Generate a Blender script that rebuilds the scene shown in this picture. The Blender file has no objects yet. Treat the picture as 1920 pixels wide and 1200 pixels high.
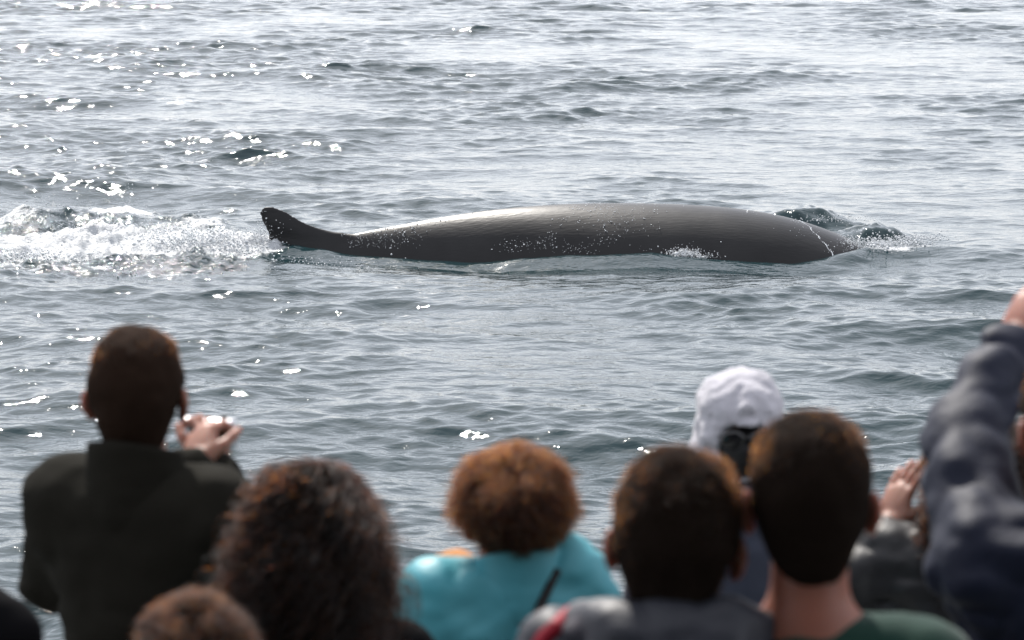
import bpy, math, random
import numpy as np
from mathutils import Vector, Matrix

random.seed(7); RNG = np.random.default_rng(11)
SC = bpy.context.scene
COL = SC.collection
R = math.radians

# ------------------------------------------------------------------ camera
CAMZ = 5.0                       # eye height over the water (upper deck of the boat)
FPX = 5600.0                     # focal length in pixels of the 1920 px photograph (105 mm)
PITCH = math.atan2(820.0, FPX)   # looking down so that the horizon lies above the frame
cam_d = bpy.data.cameras.new('camera')
cam = bpy.data.objects.new('camera', cam_d); COL.objects.link(cam)
cam_d.sensor_width = 36.0; cam_d.lens = FPX / 1920 * 36
cam.location = (0, 0, CAMZ)
cam.rotation_euler = (math.pi / 2 - PITCH, 0, 0)
cam_d.clip_start = 0.1; cam_d.clip_end = 20000
cam_d.dof.use_dof = True; cam_d.dof.focus_distance = 41.0; cam_d.dof.aperture_fstop = 6.3
cam_d.dof.aperture_blades = 9
SC.camera = cam

# ------------------------------------------------------------------ sky, sun, exposure
SUN_EL, SUN_AZ = R(45), R(-17)   # azimuth measured from the view direction (+Y), negative = to the left
world = bpy.data.worlds.new('World'); SC.world = world; world.use_nodes = True
wt = world.node_tree; wt.nodes.clear()
sky = wt.nodes.new('ShaderNodeTexSky'); sky.sky_type = 'NISHITA'; sky.sun_disc = False
sky.sun_elevation = SUN_EL; sky.sun_rotation = SUN_AZ
sky.altitude = 0; sky.air_density = 1.0; sky.dust_density = 1.2; sky.ozone_density = 1.0
# thin high overcast veil: the blue sky is softened towards white
hsv = wt.nodes.new('ShaderNodeHueSaturation'); hsv.inputs['Saturation'].default_value = 0.6
bg = wt.nodes.new('ShaderNodeBackground'); bg.inputs['Strength'].default_value = 0.15
wo = wt.nodes.new('ShaderNodeOutputWorld')
veil = wt.nodes.new('ShaderNodeMix'); veil.data_type = 'RGBA'; veil.inputs[0].default_value = 0.70; veil.inputs[7].default_value = (6.45, 6.5, 6.8, 1)   # thin even cloud
tint = wt.nodes.new('ShaderNodeMix'); tint.data_type = 'RGBA'; tint.blend_type = 'MULTIPLY'; tint.inputs[0].default_value = 1
tint.inputs[7].default_value = (0.95, 0.98, 1.06, 1)
wt.links.new(sky.outputs[0], hsv.inputs['Color']); wt.links.new(hsv.outputs[0], tint.inputs[6]); wt.links.new(tint.outputs[2], veil.inputs[6]); wt.links.new(veil.outputs[2], bg.inputs['Color'])
wt.links.new(bg.outputs[0], wo.inputs['Surface'])
sun_d = bpy.data.lights.new('sun', 'SUN'); sun_d.energy = 4.6; sun_d.angle = R(0.53); sun_d.color = (1.0, 0.95, 0.88)
sun = bpy.data.objects.new('sun', sun_d); COL.objects.link(sun)
SUN_DIR = Vector((math.sin(SUN_AZ) * math.cos(SUN_EL), math.cos(SUN_AZ) * math.cos(SUN_EL), math.sin(SUN_EL)))
sun.rotation_euler = (-SUN_DIR).to_track_quat('-Z', 'Y').to_euler()
sun.location = (-8, 12, 20)
SC.view_settings.view_transform = 'Standard'; SC.view_settings.look = 'None'
SC.view_settings.gamma = 1.0; SC.view_settings.use_curve_mapping = False
SC.view_settings.exposure = 0.55
SC.render.engine = 'CYCLES'
SC.cycles.use_denoising = True
SC.cycles.max_bounces = 8; SC.cycles.caustics_reflective = False; SC.cycles.caustics_refractive = False
SC.cycles.sample_clamp_indirect = 6.0

# ------------------------------------------------------------------ helpers
CP, SP = math.cos(PITCH), math.sin(PITCH)
def at(px, py, Y):
    """world point on the viewing ray of photo pixel (px, py), at world distance Y"""
    u, v = (px - 960) / FPX, (600 - py) / FPX
    d = Vector((u, CP + v * SP, -SP + v * CP))
    return Vector((0, 0, CAMZ)) + d * (Y / d.y)
def proj(x, y, z):
    zz = z - CAMZ
    dep = y * CP - zz * SP; up = y * SP + zz * CP
    return 960 + FPX * x / dep, 600 - FPX * up / dep

def link(name, mesh, mat=None, parent=None, smooth=True):
    o = bpy.data.objects.new(name, mesh); COL.objects.link(o)
    if mat is not None and hasattr(mesh, 'materials'): mesh.materials.append(mat)
    if parent is not None: o.parent = parent
    if smooth and isinstance(mesh, bpy.types.Mesh):
        mesh.polygons.foreach_set('use_smooth', np.ones(len(mesh.polygons), dtype=bool))
    return o
def mesh_np(name, V, F):
    """V (n,3), F (m,k) with constant k"""
    me = bpy.data.meshes.new(name)
    V = np.ascontiguousarray(V, dtype=np.float32); F = np.ascontiguousarray(F, dtype=np.int32)
    k = F.shape[1]
    me.vertices.add(len(V)); me.vertices.foreach_set('co', V.ravel())
    me.loops.add(F.size); me.loops.foreach_set('vertex_index', F.ravel())
    me.polygons.add(len(F)); me.polygons.foreach_set('loop_start', np.arange(0, F.size, k, dtype=np.int32))
    me.update(calc_edges=True)
    return me
def empty(name, loc, rz=0.0):
    o = bpy.data.objects.new(name, None); COL.objects.link(o)
    o.empty_display_size = 0.2
    o.location = loc; o.rotation_euler = (0, 0, rz)
    return o
def tag(o, label, cat=None, group=None, kind=None):
    o['label'] = label
    if cat: o['category'] = cat
    if group: o['group'] = group
    if kind: o['kind'] = kind
    return o

def hash3(i, j, k, seed=0):
    n = (i.astype(np.int64) * 374761393 + j.astype(np.int64) * 668265263 + k.astype(np.int64) * 2147483647 + seed * 974711) & 0xFFFFFFFF
    n = ((n ^ (n >> 13)) * 1274126177) & 0xFFFFFFFF
    n = ((n ^ (n >> 16)) * 2246822519) & 0xFFFFFFFF
    return ((n ^ (n >> 15)) & 0xFFFFFF).astype(np.float32) / 0xFFFFFF * 2 - 1
def noise3(x, y, z, seed=0):
    x, y, z = np.broadcast_arrays(np.asarray(x, np.float32), np.asarray(y, np.float32), np.asarray(z, np.float32))
    i, j, k = np.floor(x), np.floor(y), np.floor(z)
    fx, fy, fz = x - i, y - j, z - k
    fx, fy, fz = [t * t * t * (t * (t * 6 - 15) + 10) for t in (fx, fy, fz)]
    i, j, k = i.astype(np.int64), j.astype(np.int64), k.astype(np.int64)
    r = 0
    for a in (0, 1):
        for b in (0, 1):
            for c in (0, 1):
                r = r + hash3(i + a, j + b, k + c, seed) * (fx if a else 1 - fx) * (fy if b else 1 - fy) * (fz if c else 1 - fz)
    return r
def fbm3(x, y, z, oct=3, seed=0):
    s = 0; a = 1.0; f = 1.0
    for o in range(oct):
        s = s + a * noise3(x * f, y * f, z * f, seed + o * 17); a *= 0.5; f *= 2.03
    return s

class Field:
    """signed distance field on a grid, polygonised with surface nets"""
    def __init__(s, lo, hi, vox):
        s.lo = np.array(lo, np.float32); s.vox = np.array(vox if np.ndim(vox) else [vox] * 3, np.float32)
        s.n = np.ceil((np.array(hi) - s.lo) / s.vox).astype(int) + 1
        s.ax = [s.lo[a] + np.arange(s.n[a], dtype=np.float32) * s.vox[a] for a in range(3)]
        s.f = np.full(s.n, 0.5, np.float32)
    def _sl(s, lo, hi):
        i0 = np.maximum(0, np.floor((np.array(lo) - s.lo) / s.vox).astype(int))
        i1 = np.minimum(s.n, np.ceil((np.array(hi) - s.lo) / s.vox).astype(int) + 1)
        if (i1 <= i0).any(): return None
        return tuple(slice(a, b) for a, b in zip(i0, i1))
    def _g(s, sl):
        return (s.ax[0][sl[0]][:, None, None], s.ax[1][sl[1]][None, :, None], s.ax[2][sl[2]][None, None, :])
    def _mix(s, sl, d, k, op):
        a = s.f[sl]
        if op == 'sub': d = -d; sg = -1
        elif op == 'and': sg = -1
        else: sg = 1
        a2, b2 = (a, d) if sg == 1 else (-a, -d)
        h = np.clip(0.5 + 0.5 * (a2 - b2) / k, 0, 1)
        r = a2 * (1 - h) + b2 * h - k * h * (1 - h)
        s.f[sl] = r if sg == 1 else -r
    def ell(s, c, r, k=0.02, rot=None, op='add'):
        c = np.array(c, np.float32); r = np.array(r, np.float32); m = k * 2 + 0.04
        rr = r if rot is None else np.full(3, r.max())
        sl = s._sl(c - rr - m, c + rr + m)
        if sl is None: return
        X, Y, Z = s._g(sl); X, Y, Z = X - c[0], Y - c[1], Z - c[2]
        if rot is not None:
            M = np.array(rot.to_3x3().transposed() if hasattr(rot, 'to_3x3') else rot)
            X, Y, Z = [M[q][0] * X + M[q][1] * Y + M[q][2] * Z for q in range(3)]
        k0 = np.sqrt((X / r[0])**2 + (Y / r[1])**2 + (Z / r[2])**2)
        k1 = np.sqrt((X / r[0]**2)**2 + (Y / r[1]**2)**2 + (Z / r[2]**2)**2) + 1e-6
        s._mix(sl, k0 * (k0 - 1) / k1, k, op)
    def cone(s, a, b, ra, rb, k=0.02, op='add'):
        a = np.array(a, np.float32); b = np.array(b, np.float32); m = k * 2 + 0.04 + max(ra, rb)
        sl = s._sl(np.minimum(a, b) - m, np.maximum(a, b) + m)
        if sl is None: return
        X, Y, Z = s._g(sl); X, Y, Z = X - a[0], Y - a[1], Z - a[2]
        ba = b - a; t = np.clip((X * ba[0] + Y * ba[1] + Z * ba[2]) / max(1e-9, float(ba @ ba)), 0, 1)
        d = np.sqrt((X - t * ba[0])**2 + (Y - t * ba[1])**2 + (Z - t * ba[2])**2) - (ra + (rb - ra) * t)
        s._mix(sl, d, k, op)
    def plane(s, p, n, k=0.01):
        """keep the side the normal points away from"""
        n = np.array(n, np.float32); n /= np.linalg.norm(n)
        X, Y, Z = s._g((slice(None),) * 3)
        d = (X - p[0]) * n[0] + (Y - p[1]) * n[1] + (Z - p[2]) * n[2]
        s._mix((slice(None),) * 3, np.broadcast_to(d, s.f.shape), k, 'and')
    def disp(s, fn):
        near = np.abs(s.f) < 0.06
        idx = np.nonzero(near)
        s.f[idx] += fn(s.ax[0][idx[0]], s.ax[1][idx[1]], s.ax[2][idx[2]])
    def poly(s):
        f = s.f.copy()
        f[0] = f[-1] = 0.5; f[:, 0] = f[:, -1] = 0.5; f[:, :, 0] = f[:, :, -1] = 0.5
        ins = f < 0
        cnt = np.zeros(np.array(f.shape) - 1, np.int8)
        offs = [(a, b, c) for a in (0, 1) for b in (0, 1) for c in (0, 1)]
        sh = cnt.shape
        for a, b, c in offs: cnt += ins[a:a + sh[0], b:b + sh[1], c:c + sh[2]]
        act = (cnt > 0) & (cnt < 8)
        I, J, K = np.nonzero(act)
        vid = np.full(sh, -1, np.int32); vid[I, J, K] = np.arange(len(I))
        val = {o: f[I + o[0], J + o[1], K + o[2]] for o in offs}
        acc = np.zeros((len(I), 3), np.float32); n = np.zeros(len(I), np.float32)
        for o in offs:
            for ax in range(3):
                if o[ax]: continue
                o2 = tuple(1 if q == ax else o[q] for q in range(3))
                va, vb = val[o], val[o2]
                cr = (va < 0) != (vb < 0)
                t = np.where(cr, va / np.where(cr, va - vb, 1), 0)
                p = np.array(o, np.float32)[None, :].repeat(len(I), 0); p[:, ax] += t
                acc += p * cr[:, None]; n += cr
        V = (np.stack([I, J, K], 1) + acc / n[:, None]) * s.vox + s.lo
        F = []
        for ax in range(3):
            sl0 = [slice(None)] * 3; sl1 = [slice(None)] * 3
            sl0[ax] = slice(0, -1); sl1[ax] = slice(1, None)
            A, B = ins[tuple(sl0)], ins[tuple(sl1)]
            u, v = [q for q in range(3) if q != ax]
            E = np.nonzero(A != B)
            E = np.stack(E, 1); keep = (E[:, u] > 0) & (E[:, v] > 0) & (E[:, u] < sh[u]) & (E[:, v] < sh[v]); E = E[keep]
            if not len(E): continue
            def cell(du, dv):
                q = E.copy(); q[:, u] += du; q[:, v] += dv
                return vid[q[:, 0], q[:, 1], q[:, 2]]
            quad = np.stack([cell(-1, -1), cell(0, -1), cell(0, 0), cell(-1, 0)], 1)
            flip = A[E[:, 0], E[:, 1], E[:, 2]]
            if ax == 1: flip = ~flip
            quad[~flip] = quad[~flip][:, ::-1]
            F.append(quad)
        return V, np.concatenate(F)

def merge(parts):
    Vs, Fs, n = [], [], 0
    for V, F in parts:
        Vs.append(V); Fs.append(F + n); n += len(V)
    return np.concatenate(Vs), np.concatenate(Fs)
def xf(V, M):
    M = np.array(M); return V @ M[:3, :3].T + M[:3, 3]

# ------------------------------------------------------------------ materials
def mat(name, col, rough=0.6, spec=0.5, metal=0.0, sss=0.0, noise=None, bump=None, sheen=0.0, trans=None):
    m = bpy.data.materials.new(name); m.use_nodes = True
    nt = m.node_tree; b = nt.nodes['Principled BSDF']
    b.inputs['Base Color'].default_value = (*col, 1); b.inputs['Roughness'].default_value = rough
    b.inputs['Specular IOR Level'].default_value = spec; b.inputs['Metallic'].default_value = metal
    if sss:
        b.inputs['Subsurface Weight'].default_value = sss
        b.inputs['Subsurface Radius'].default_value = (1.0, 0.28, 0.14); b.inputs['Subsurface Scale'].default_value = 0.02
    if sheen:
        b.inputs['Sheen Weight'].default_value = sheen; b.inputs['Sheen Roughness'].default_value = 0.5
    tc = nt.nodes.new('ShaderNodeTexCoord')
    if noise:
        sc, amt = noise
        n = nt.nodes.new('ShaderNodeTexNoise'); n.inputs['Scale'].default_value = sc; n.inputs['Detail'].default_value = 5
        mr = nt.nodes.new('ShaderNodeMapRange'); mr.inputs['To Min'].default_value = 1 - amt; mr.inputs['To Max'].default_value = 1 + amt
        mx = nt.nodes.new('ShaderNodeMix'); mx.data_type = 'RGBA'; mx.blend_type = 'MULTIPLY'; mx.inputs[0].default_value = 1
        mx.inputs[6].default_value = (*col, 1)
        nt.links.new(tc.outputs['Object'], n.inputs['Vector']); nt.links.new(n.outputs[0], mr.inputs[0])
        nt.links.new(mr.outputs[0], mx.inputs[7]); nt.links.new(mx.outputs[2], b.inputs['Base Color'])
    if bump:
        sc, dist = bump
        n = nt.nodes.new('ShaderNodeTexNoise'); n.inputs['Scale'].default_value = sc; n.inputs['Detail'].default_value = 4
        bp = nt.nodes.new('ShaderNodeBump'); bp.inputs['Distance'].default_value = dist; bp.inputs['Strength'].default_value = 1
        nt.links.new(tc.outputs['Object'], n.inputs['Vector']); nt.links.new(n.outputs[0], bp.inputs['Height'])
        nt.links.new(bp.outputs[0], b.inputs['Normal'])
    if trans:
        tl = nt.nodes.new('ShaderNodeBsdfTranslucent'); tl.inputs[0].default_value = (*trans[0], 1)
        ms = nt.nodes.new('ShaderNodeMixShader'); ms.inputs[0].default_value = trans[1]
        out = nt.nodes['Material Output']
        nt.links.new(b.outputs[0], ms.inputs[1]); nt.links.new(tl.outputs[0], ms.inputs[2]); nt.links.new(ms.outputs[0], out.inputs[0])
    return m
def hair_mat(name, mel, red, rough=0.35, coat=0.0):
    m = bpy.data.materials.new(name); m.use_nodes = True
    nt = m.node_tree; nt.nodes.clear()
    h = nt.nodes.new('ShaderNodeBsdfHairPrincipled'); h.parametrization = 'MELANIN'
    h.inputs['Melanin'].default_value = mel; h.inputs['Melanin Redness'].default_value = red
    h.inputs['Roughness'].default_value = rough; h.inputs['Radial Roughness'].default_value = 0.5
    h.inputs['Random Color'].default_value = 0.2; h.inputs['IOR'].default_value = 1.38
    o = nt.nodes.new('ShaderNodeOutputMaterial'); nt.links.new(h.outputs[0], o.inputs[0])
    return m

M_SKIN = mat('skin', (0.27, 0.125, 0.085), 0.5, 0.4, sss=0.7, noise=(30, 0.12))
M_SKIN2 = mat('skin_ruddy', (0.28, 0.11, 0.075), 0.5, 0.4, sss=0.7, noise=(30, 0.12))
M_FOAM = mat('foam', (0.55, 0.57, 0.59), 0.5, 0.4)
M_DROP = mat('droplets', (0.8, 0.82, 0.84), 0.15, 0.6)

# ------------------------------------------------------------------ the whale's shape (needed by the sea around it)
WY = 41.25                                   # distance of the whale's axis
def wx(px): return float(at(px, 440, WY).x)
top_px = [(300, 505), (420, 478), (500, 462), (560, 456), (610, 446), (650, 440), (700, 430), (760, 419), (820, 408), (900, 396), (1000, 386),
          (1100, 381.5), (1200, 381.5), (1300, 385), (1400, 394), (1480, 409), (1540, 427), (1585, 445), (1625, 466), (1700, 512), (1800, 580)]
TX = np.array([wx(p) for p, q in top_px]); TZ = np.array([at(p, q, WY).z for p, q in top_px])
def smooth_interp(x, X, Z):
    # cubic Hermite (Catmull-Rom) interpolation
    m = np.gradient(Z, X); i = np.clip(np.searchsorted(X, x) - 1, 0, len(X) - 2)
    h = X[i + 1] - X[i]; t = np.clip((x - X[i]) / h, 0, 1)
    return ((1 + 2 * t) * (1 - t)**2 * Z[i] + t * (1 - t)**2 * h * m[i] + t * t * (3 - 2 * t) * Z[i + 1] + t * t * (t - 1) * h * m[i + 1])
def w_top(x): return smooth_interp(x, TX, TZ)
def w_wid(x): return np.interp(x, [wx(300), wx(480), wx(640), wx(900), wx(1150), wx(1450), wx(1620), wx(1800)], [.14, .24, .36, .80, 1.15, 1.18, .98, .5])
def w_rad(x): return np.interp(x, [wx(300), wx(480), wx(640), wx(900), wx(1150), wx(1450), wx(1620), wx(1800)], [.30, .55, .85, 1.15, 1.25, 1.15, .85, .4])
def w_pow(x): return np.interp(x, [wx(480), wx(640), wx(900), wx(1150), wx(1350)], [1.3, 1.35, 1.5, 1.75, 2.0])   # ridged towards the tail, round in front
# the waterline on the near flank, as seen
wl_px = [(480, 458), (505, 460), (560, 467), (610, 470), (650, 478), (700, 482), (760, 486), (820, 491), (870, 494), (920, 493), (980, 487), (1060, 481),
         (1130, 477), (1190, 474), (1215, 473), (1260, 480), (1300, 482), (1350, 486), (1385, 488), (1430, 490), (1475, 490), (1530, 482), (1580, 473), (1615, 466), (1680, 466)]
WLX, WLZ, WLY = [], [], []
th = np.linspace(0.05, 2.4, 240)
for p, q in wl_px:
    x = wx(p); zt, W_, R_ = w_top(x), w_wid(x), w_rad(x)
    yy = WY - W_ * np.sin(np.minimum(th, 1.5708))**(2 / float(w_pow(x))); zz = zt - R_ * (1 - np.cos(th))
    _, py = proj(x, yy, zz)
    i = int(np.argmin(np.abs(py - q))); WLX.append(x); WLZ.append(float(zz[i])); WLY.append(float(yy[i]))
WLX, WLZ, WLY = np.array(WLX), np.array(WLZ), np.array(WLY)
# the crest that hides the foot of the flank stands a little nearer
WLY = WLY - 0.32
WLZ = np.clip([at(p, q, y).z for (p, q), y in zip(wl_px, WLY)], -0.25, 0.25)

def sstep(a, b, x):
    t = np.clip((x - a) / (b - a), 0, 1); return t * t * (3 - 2 * t)

# ------------------------------------------------------------------ sea
NW = 170
lam = np.exp(RNG.uniform(math.log(0.18), math.log(11.0), NW)); lam.sort()
kk = 2 * math.pi / lam
ang = R(-100) + RNG.normal(0, 0.62, NW)                 # travel direction: roughly towards the boat
ang += np.where(lam < 1.0, RNG.normal(0, 0.5, NW), 0)
ph = RNG.uniform(0, 2 * math.pi, NW)
slope = 0.018 * np.interp(np.log(lam), np.log([0.18, 0.6, 1.5, 4.0, 11.0]), [0.9, 1.15, 1.0, 0.6, 0.36])
amp = slope / kk

def wake_env(X, Y):
    """churned water the tail has left behind: 0..1 (all), core (white)"""
    yc = 40.7 + 0.10 * np.maximum(0, -3.3 - X)
    n = fbm3(X * 0.9, Y * 0.9, 0 * X, 3, 5)
    xe = 1 - sstep(-3.75, -3.0, X + 0.25 * n)
    dy = (Y - yc)
    wy = np.where(dy < 0, 2.75, 2.0 + 0.35 * np.maximum(0, -3.3 - X))
    al = np.clip(1.25 * np.exp(-(dy / wy)**2 * 1.25) + 0.25 * n * np.exp(-(dy / wy)**2), 0, 1) * xe
    d2 = Y - (yc + 0.35)
    core = np.clip(1.3 * np.exp(-(d2 / np.where(d2 < 0, 0.75, 1.5))**2) + 0.5 * n - 0.15, 0, 1) * xe * sstep(-9.5, -6.2, X + n * 0.8)
    left = np.clip(np.exp(-((Y - 40.6) / .5)**2 - ((X + 6.4) / .9)**2) + np.exp(-((Y - 44.3) / 1.0)**2 - ((X + 6.9) / 1.2)**2), 0, 1)
    return al, np.clip(core + 0.8 * left * (1 + n), 0, 1)

def sea_point(X, Y, step):
    """displaced position and foam of the sea surface for rest points X, Y with local grid step"""
    dX = np.zeros_like(X); dY = np.zeros_like(X); Z = np.zeros_like(X)
    for i in range(NW):
        w = np.clip((lam[i] / (2.6 * step)) - 0.4, 0, 1).astype(np.float32)
        if not w.any(): continue
        c, s = math.cos(ang[i]), math.sin(ang[i])
        a = (kk[i] * (c * X + s * Y) + ph[i]).astype(np.float32)
        Z += amp[i] * w * np.cos(a); sn = np.sin(a) * (amp[i] * (1.25 if 0.4 < lam[i] < 4 else 0.9)) * w
        dX -= c * sn; dY -= s * sn
    # groups of rougher and calmer water
    g = np.clip(0.95 + 0.72 * noise3(X * 0.15, Y * 0.09, 0 * X, 3) + 0.45 * noise3(X * 0.42, Y * 0.26, 0 * X, 9), 0.35, 2.1)
    Z *= g; dX *= g; dY *= g
    # the water against the whale's near flank
    inx = sstep(WLX[0] - 1.2, WLX[0], X) * (1 - sstep(WLX[-1], WLX[-1] + 1.4, X))
    yn = np.interp(X, WLX, WLY); zn = np.interp(X, WLX, WLZ)
    dy = Y - yn
    w = inx * np.where(dy < 0, np.exp(-(dy / 1.15)**2), 1 - sstep(0.6, 2.2, dy))
    Z = Z * (1 - 0.5 * w) + (zn - 0.10 * sstep(0.0, 0.5, dy) - 0.13 * sstep(0.0, 0.75, -dy)) * w; dY *= (1 - 0.6 * w); dX *= (1 - 0.6 * w)
    foam = np.zeros_like(X)
    # bow waves rolling off the head
    def ridge(pxa, pxb, ptop, Yc, front, back, sx=0.35, seed=0):
        xa, xb = at(pxa, ptop, Yc).x, at(pxb, ptop, Yc).x
        zc = at((pxa + pxb) / 2, ptop, Yc).z
        n = noise3(X * 2.2, Y * 2.2, 0 * X, seed) * 0.10 + noise3(X * 6, Y * 5, 0 * X, seed + 1) * 0.045
        e = sstep(xa - sx, xa + sx, X) * (1 - sstep(xb - sx, xb + sx, X))
        d = Y - Yc + n
        return zc * e * np.where(d < 0, sstep(-front, 0, d), np.exp(-(d / back)**2)), e
    r1, e1 = ridge(1435, 1580, 381, 43.7, 0.6, 1.3, 0.8, 21)
    r2, e2 = ridge(1600, 1695, 416, 42.0, 0.55, 0.9, 0.45, 31)
    rg = np.maximum(r1, r2)
    Z = Z * (1 - 0.7 * np.clip(rg / 0.3, 0, 1)) + rg
    chop = np.clip(rg / 0.25, 0, 1) + 0.8 * np.exp(-((X - 4.9) / 0.9)**2 - ((Y - 42.4) / 1.0)**2)
    Z += chop * 0.022 * fbm3(X * 7, Y * 5, 0 * X, 3, 41)
    foam = np.maximum(foam, 0.95 * np.exp(-((X - at(1668, 462, 40.9).x) / 0.42)**2 - ((Y - 41.0) / 0.45)**2))
    foam = np.maximum(foam, 0.75 * np.exp(-((X - at(1725, 445, 41.6).x) / 0.35)**2 - ((Y - 41.5) / 0.25)**2))
    foam = np.maximum(foam, 0.42 * np.exp(-((X - at(1560, 415, 42.6).x) / 0.75)**2 - ((Y - 42.55) / 0.4)**2))
    foam = np.maximum(foam, 0.7 * np.exp(-((X - at(1285, 477, 40.2).x) / 0.22)**2 - ((Y - 40.15) / 0.15)**2))
    # the wake
    al, core = wake_env(X, Y)
    ch = fbm3(X * 3.0, Y * 2.4, 0 * X, 4, 51)
    Z = Z * (1 - 0.5 * al) + al * (0.06 * ch + 0.032 * fbm3(X * 8, Y * 6, 0 * X, 3, 61)) + core * (0.06 + 0.06 * np.abs(ch))
    Z += 0.17 * np.exp(-((X + 6.6) / 1.2)**2 - ((Y - 44.2) / 0.9)**2) * (0.8 + 0.25 * ch) + 0.10 * np.exp(-((X + 4.9) / 0.7)**2 - ((Y - 43.6) / 0.7)**2) * (0.8 + 0.3 * ch)
    foam = np.maximum(foam, np.clip(core * 1.05 + 0.36 * al, 0, 1))
    return X + dX, Y + dY, Z, foam, al

def build_sea():
    # polar fan round the boat, fine where waves can be told apart, coarse to the horizon
    rad = np.concatenate([np.linspace(5, 16.4, 60), np.geomspace(16.5, 170, 1640), np.geomspace(172, 9000, 90)]).astype(np.float32)
    a_in = np.linspace(R(-11.6), R(11.6), 540)
    a_out = R(11.6) + (np.linspace(0, 1, 46)[1:] ** 1.6) * R(75)
    aa = np.concatenate([-a_out[::-1], a_in, a_out]).astype(np.float32)
    Rr, Aa = np.meshgrid(rad, aa, indexing='ij')
    X = Rr * np.sin(Aa); Y = Rr * np.cos(Aa)
    st = np.maximum(np.gradient(rad)[:, None] * np.ones_like(Aa), Rr * np.gradient(aa)[None, :])
    x, y, z, foam, churn = sea_point(X, Y, st)
    n0, n1 = X.shape
    V = np.stack([x, y, z], -1).reshape(-1, 3)
    idx = np.arange(n0 * n1).reshape(n0, n1)
    F = np.stack([idx[:-1, :-1], idx[:-1, 1:], idx[1:, 1:], idx[1:, :-1]], -1).reshape(-1, 4)[:, ::-1]
    me = mesh_np('sea', V, F)
    at_ = me.attributes.new('foam', 'FLOAT', 'POINT'); at_.data.foreach_set('value', foam.astype(np.float32).ravel())
    at_ = me.attributes.new('churn', 'FLOAT', 'POINT'); at_.data.foreach_set('value', churn.astype(np.float32).ravel())
    return me

def sea_material():
    m = bpy.data.materials.new('sea_water'); m.use_nodes = True
    nt = m.node_tree; N = nt.nodes; L = nt.links
    b = N['Principled BSDF']
    b.inputs['Base Color'].default_value = (0.008, 0.024, 0.028, 1); b.inputs['Roughness'].default_value = 0.05
    b.inputs['IOR'].default_value = 1.333
    g = N.new('ShaderNodeNewGeometry')
    def nz(scale, det, stretch=(1, 1, 1), rough=0.55):
        mp = N.new('ShaderNodeMapping'); mp.inputs['Scale'].default_value = stretch
        n = N.new('ShaderNodeTexNoise'); n.inputs['Scale'].default_value = scale; n.inputs['Detail'].default_value = det
        n.inputs['Roughness'].default_value = rough
        L.new(g.outputs['Position'], mp.inputs[0]); L.new(mp.outputs[0], n.inputs['Vector']); return n
    def bump(h, dist, prev=None):
        bp = N.new('ShaderNodeBump'); bp.inputs['Distance'].default_value = dist; bp.inputs['Strength'].default_value = 1.0
        L.new(h, bp.inputs['Height'])
        if prev: L.new(prev, bp.inputs['Normal'])
        return bp.outputs[0]
    n1 = nz(2.6, 3, (0.75, 1.25, 1)); n2 = nz(9.0, 3, (0.8, 1.2, 1))
    nb = bump(n1.outputs[0], 0.03); nb = bump(n2.outputs[0], 0.009, nb)
    n3 = nz(11.0, 3, (1, 1.1, 1)); ca = N.new('ShaderNodeAttribute'); ca.attribute_name = 'churn'
    bp3 = N.new('ShaderNodeBump'); bp3.inputs['Distance'].default_value = 0.05
    L.new(n3.outputs[0], bp3.inputs['Height']); L.new(ca.outputs['Fac'], bp3.inputs['Strength']); L.new(nb, bp3.inputs['Normal'])
    L.new(bp3.outputs[0], b.inputs['Normal'])
    # foam: white bubbles where the churned water carries them
    at_ = N.new('ShaderNodeAttribute'); at_.attribute_name = 'foam'
    f1 = nz(5.0, 6, (0.8, 1.0, 1), 0.7); f2 = nz(26.0, 4, (1, 1, 1), 0.6)
    ad = N.new('ShaderNodeMath'); ad.operation = 'MULTIPLY_ADD'; ad.inputs[1].default_value = 0.5
    L.new(f2.outputs[0], ad.inputs[0]); L.new(f1.outputs[0], ad.inputs[2])          # ~0.25..1.25, mean .75
    s1 = N.new('ShaderNodeMath'); s1.operation = 'MULTIPLY_ADD'; s1.inputs[1].default_value = 1.0; s1.inputs[2].default_value = -1.06
    L.new(ad.outputs[0], s1.inputs[0])
    s2 = N.new('ShaderNodeMath'); s2.operation = 'ADD'; L.new(at_.outputs['Fac'], s2.inputs[0]); L.new(s1.outputs[0], s2.inputs[1])
    mr = N.new('ShaderNodeMapRange'); mr.interpolation_type = 'SMOOTHSTEP'; mr.inputs['From Min'].default_value = 0.06; mr.inputs['From Max'].default_value = 0.36
    L.new(s2.outputs[0], mr.inputs[0])
    fb = N.new('ShaderNodeBsdfPrincipled'); fb.inputs['Base Color'].default_value = (0.40, 0.42, 0.44, 1); fb.inputs['Roughness'].default_value = 0.55
    L.new(bump(f2.outputs[0], 0.03, bump(f1.outputs[0], 0.06)), fb.inputs['Normal'])
    ms = N.new('ShaderNodeMixShader')
    L.new(mr.outputs[0], ms.inputs[0]); L.new(b.outputs[0], ms.inputs[1]); L.new(fb.outputs[0], ms.inputs[2])
    L.new(ms.outputs[0], N['Material Output'].inputs[0])
    return m
sea = link('sea', build_sea(), sea_material())
sea['kind'] = 'structure'; sea['label'] = 'choppy grey sea with glinting ripples'

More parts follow.
